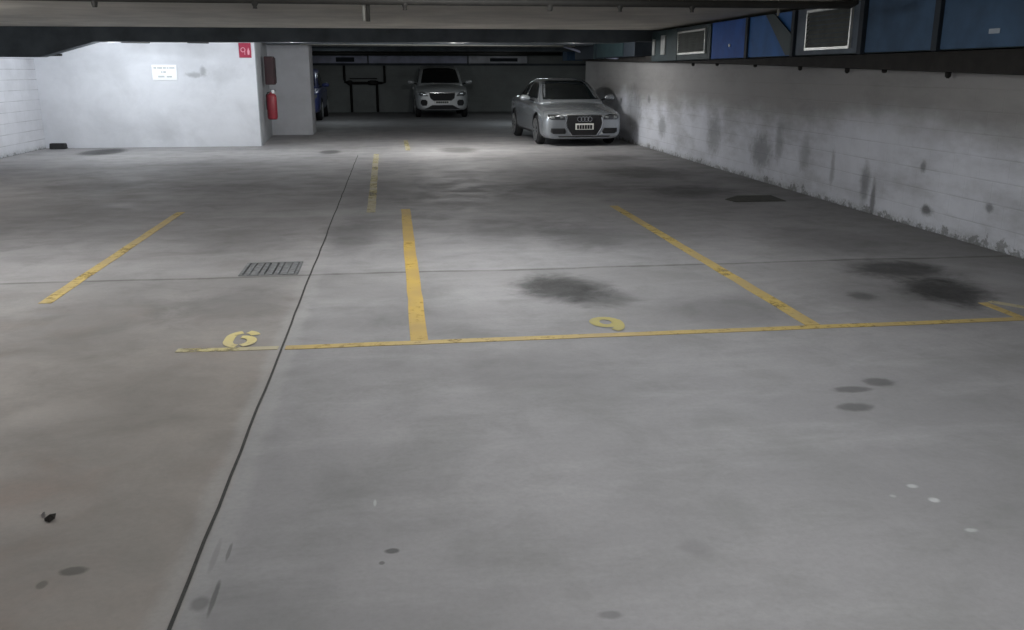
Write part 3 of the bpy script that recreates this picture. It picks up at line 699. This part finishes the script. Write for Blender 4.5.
SUV = dict(W=1.78, wr=.34, arches=(.88, 3.50),
    body=[(0.0, .62, .30, .78, .82), (.03, .74, .26, .84, .90), (.12, .82, .24, .89, .96), (.35, .875, .24, .94, 1.02), (.88, .89, .25, .99, 1.08), (1.2, .89, .25, 1.02, 1.10), (1.9, .89, .25, 1.05, 1.10),
          (2.6, .89, .25, 1.07, 1.12), (3.3, .89, .25, 1.10, 1.14), (3.9, .87, .28, 1.10, 1.15), (4.15, .83, .32, 1.08, 1.12), (4.26, .74, .38, 1.0, 1.05)],
    cabin=[(1.0, .72, 1.02, .64, 1.05), (1.1, .76, 1.03, .66, 1.11), (1.45, .79, 1.05, .69, 1.39), (1.85, .80, 1.07, .665, 1.62), (2.4, .80, 1.08, .66, 1.68), (3.1, .79, 1.10, .65, 1.665), (3.65, .78, 1.10, .63, 1.60), (3.95, .76, 1.10, .60, 1.34), (4.1, .74, 1.1, .62, 1.15)],
    screen=[(1.105, -.76, .76), (1.20, -.745, .745), (1.32, -.71, .71), (1.46, -.66, .66), (1.60, -.61, .61)],
    rear=[(1.2, -.58, .58), (1.35, -.56, .56), (1.5, -.52, .52)],
    sides=[[(1.12, 1.42, 2.40), (1.25, 1.55, 2.40), (1.38, 1.72, 2.40), (1.56, 1.95, 2.40)], [(1.13, 2.48, 3.75), (1.25, 2.48, 3.72), (1.38, 2.48, 3.66), (1.56, 2.48, 3.5)]],
    seams=[(1.36, .4, .98), (2.44, .36, 1.02), (3.3, .7, 1.04)], handles=[(2.18, .88), (3.02, .91)], sill=(.27, .36, 1.28, 3.08), mirror=(.87, 1.45, 1.12),
    pairs=[('headlamp', 'lamp', [(.70, .46, .70), (.76, .50, .78), (.82, .56, .79), (.85, .64, .78)]), ('headlamp_lens', 'chrome', [(.75, .58, .66), (.81, .60, .68)]), ('fog_lamp', 'plastic', [(.40, .52, .66), (.46, .49, .71), (.54, .49, .71), (.59, .54, .67)])],
    mids=[('grille', 'plastic', [(.56, -.30, .30), (.64, -.40, .40), (.80, -.43, .43)], .010), ('grille_bar', 'chrome', [(.80, -.43, .43), (.825, -.43, .43)], .014), ('lower_grille', 'plastic', [(.29, -.60, .60), (.33, -.5, .5), (.42, -.34, .34)], .010)],
    plate=(.475, .555, .24), tail=(.8, .98))
make_car('sedan', 'silver four-door sedan parked by the right-hand wall', 'silver', SEDAN, (4.08, 19.15, 0), .05)
q = make_car('suv', 'pale silver compact off-roader parked facing out at the far back wall', 'white_car', SUV, (1.73, 31.7, 0), 0); q.scale = (1.05, 1, 1.06)
make_car('hatchback', 'dark blue car mostly hidden behind the grey wall end', 'blue_car', SUV, (-3.18, 30.0, 0), 0)

# ------------------------------------------------------------------ light
def lamp(x, y, z, sx, sy, e, col=(.93, .97, 1.0), rz=0):
    l = bpy.data.lights.new('batten_lamp', 'AREA'); l.shape = 'RECTANGLE'; l.size = sx; l.size_y = sy; l.energy = e; l.color = col
    o = bpy.data.objects.new('batten_lamp', l); C.objects.link(o); o.location = (x, y, z); o.rotation_euler = (0, 0, rz)
    return o
COOL = (.86, .93, 1.0)
def bulb(x, y, z, e, col=(1, 1, 1), r=.12):
    l = bpy.data.lights.new('tube_or_fill_lamp', 'POINT'); l.energy = e; l.color = col; l.shadow_soft_size = r
    o = bpy.data.objects.new('tube_or_fill_lamp', l); C.objects.link(o); o.location = (x, y, z); return o
bulb(-5.1, 18.1, 2.13, 125, COOL)
bulb(-1.8, 18.0, 2.13, 80, COOL)
bulb(1.3, 18.4, 2.12, 185)
bulb(-5.9, 12.0, 2.1, 50)  # added bulb out of view, brightens the dim middle floor and ceiling
bulb(3.6, 18.1, 2.12, 25)
for x, y, e in ((-3.4, 7.3, 22), (1.2, 7.2, 34), (-3.4, 4.0, 15), (1.7, 3.8, 24), (-3.2, .6, 16), (1.4, .8, 24), (-.8, 5.6, 9)):
    lamp(x, y, CE - .02, 1.2, .12, e)
bulb(-3.2, 6.9, 2.12, 65); bulb(.4, 6.9, 2.12, 55)
bulb(1.2, 1.8, 2.12, 30)
lamp(4.2, 28.0, 2.3, 1.2, .12, 20, (.85, .95, 1)); lamp(-1.6, 29.0, 2.3, 1.2, .12, 12, (.85, .95, 1)); bulb(4.2, 33.0, 2.0, 6, (.85, .95, 1)); bulb(-2.0, 32.6, 2.0, 5, (.85, .95, 1))  # the two small bulbs are added to brighten the back-wall duct
w = bpy.data.worlds.new('World'); bpy.context.scene.world = w; w.use_nodes = True
w.node_tree.nodes['Background'].inputs[0].default_value = (.5, .55, .6, 1); w.node_tree.nodes['Background'].inputs[1].default_value = .05

# ------------------------------------------------------------------ camera
cd = bpy.data.cameras.new('Camera'); cam = bpy.data.objects.new('Camera', cd); C.objects.link(cam)
cd.sensor_fit = 'HORIZONTAL'; cd.sensor_width = 36; cd.lens = 36 * F / 1024
cam.location = (0, 0, CAMH); cam.rotation_euler = (PI / 2 - P, 0, -TH)
S = bpy.context.scene; S.camera = cam
S.view_settings.view_transform = 'Standard'; S.view_settings.look = 'None'; S.view_settings.exposure = 0.0; S.view_settings.gamma = 1.0
S.view_settings.use_curve_mapping = False
try: S.cycles.use_denoising = True
except Exception: pass
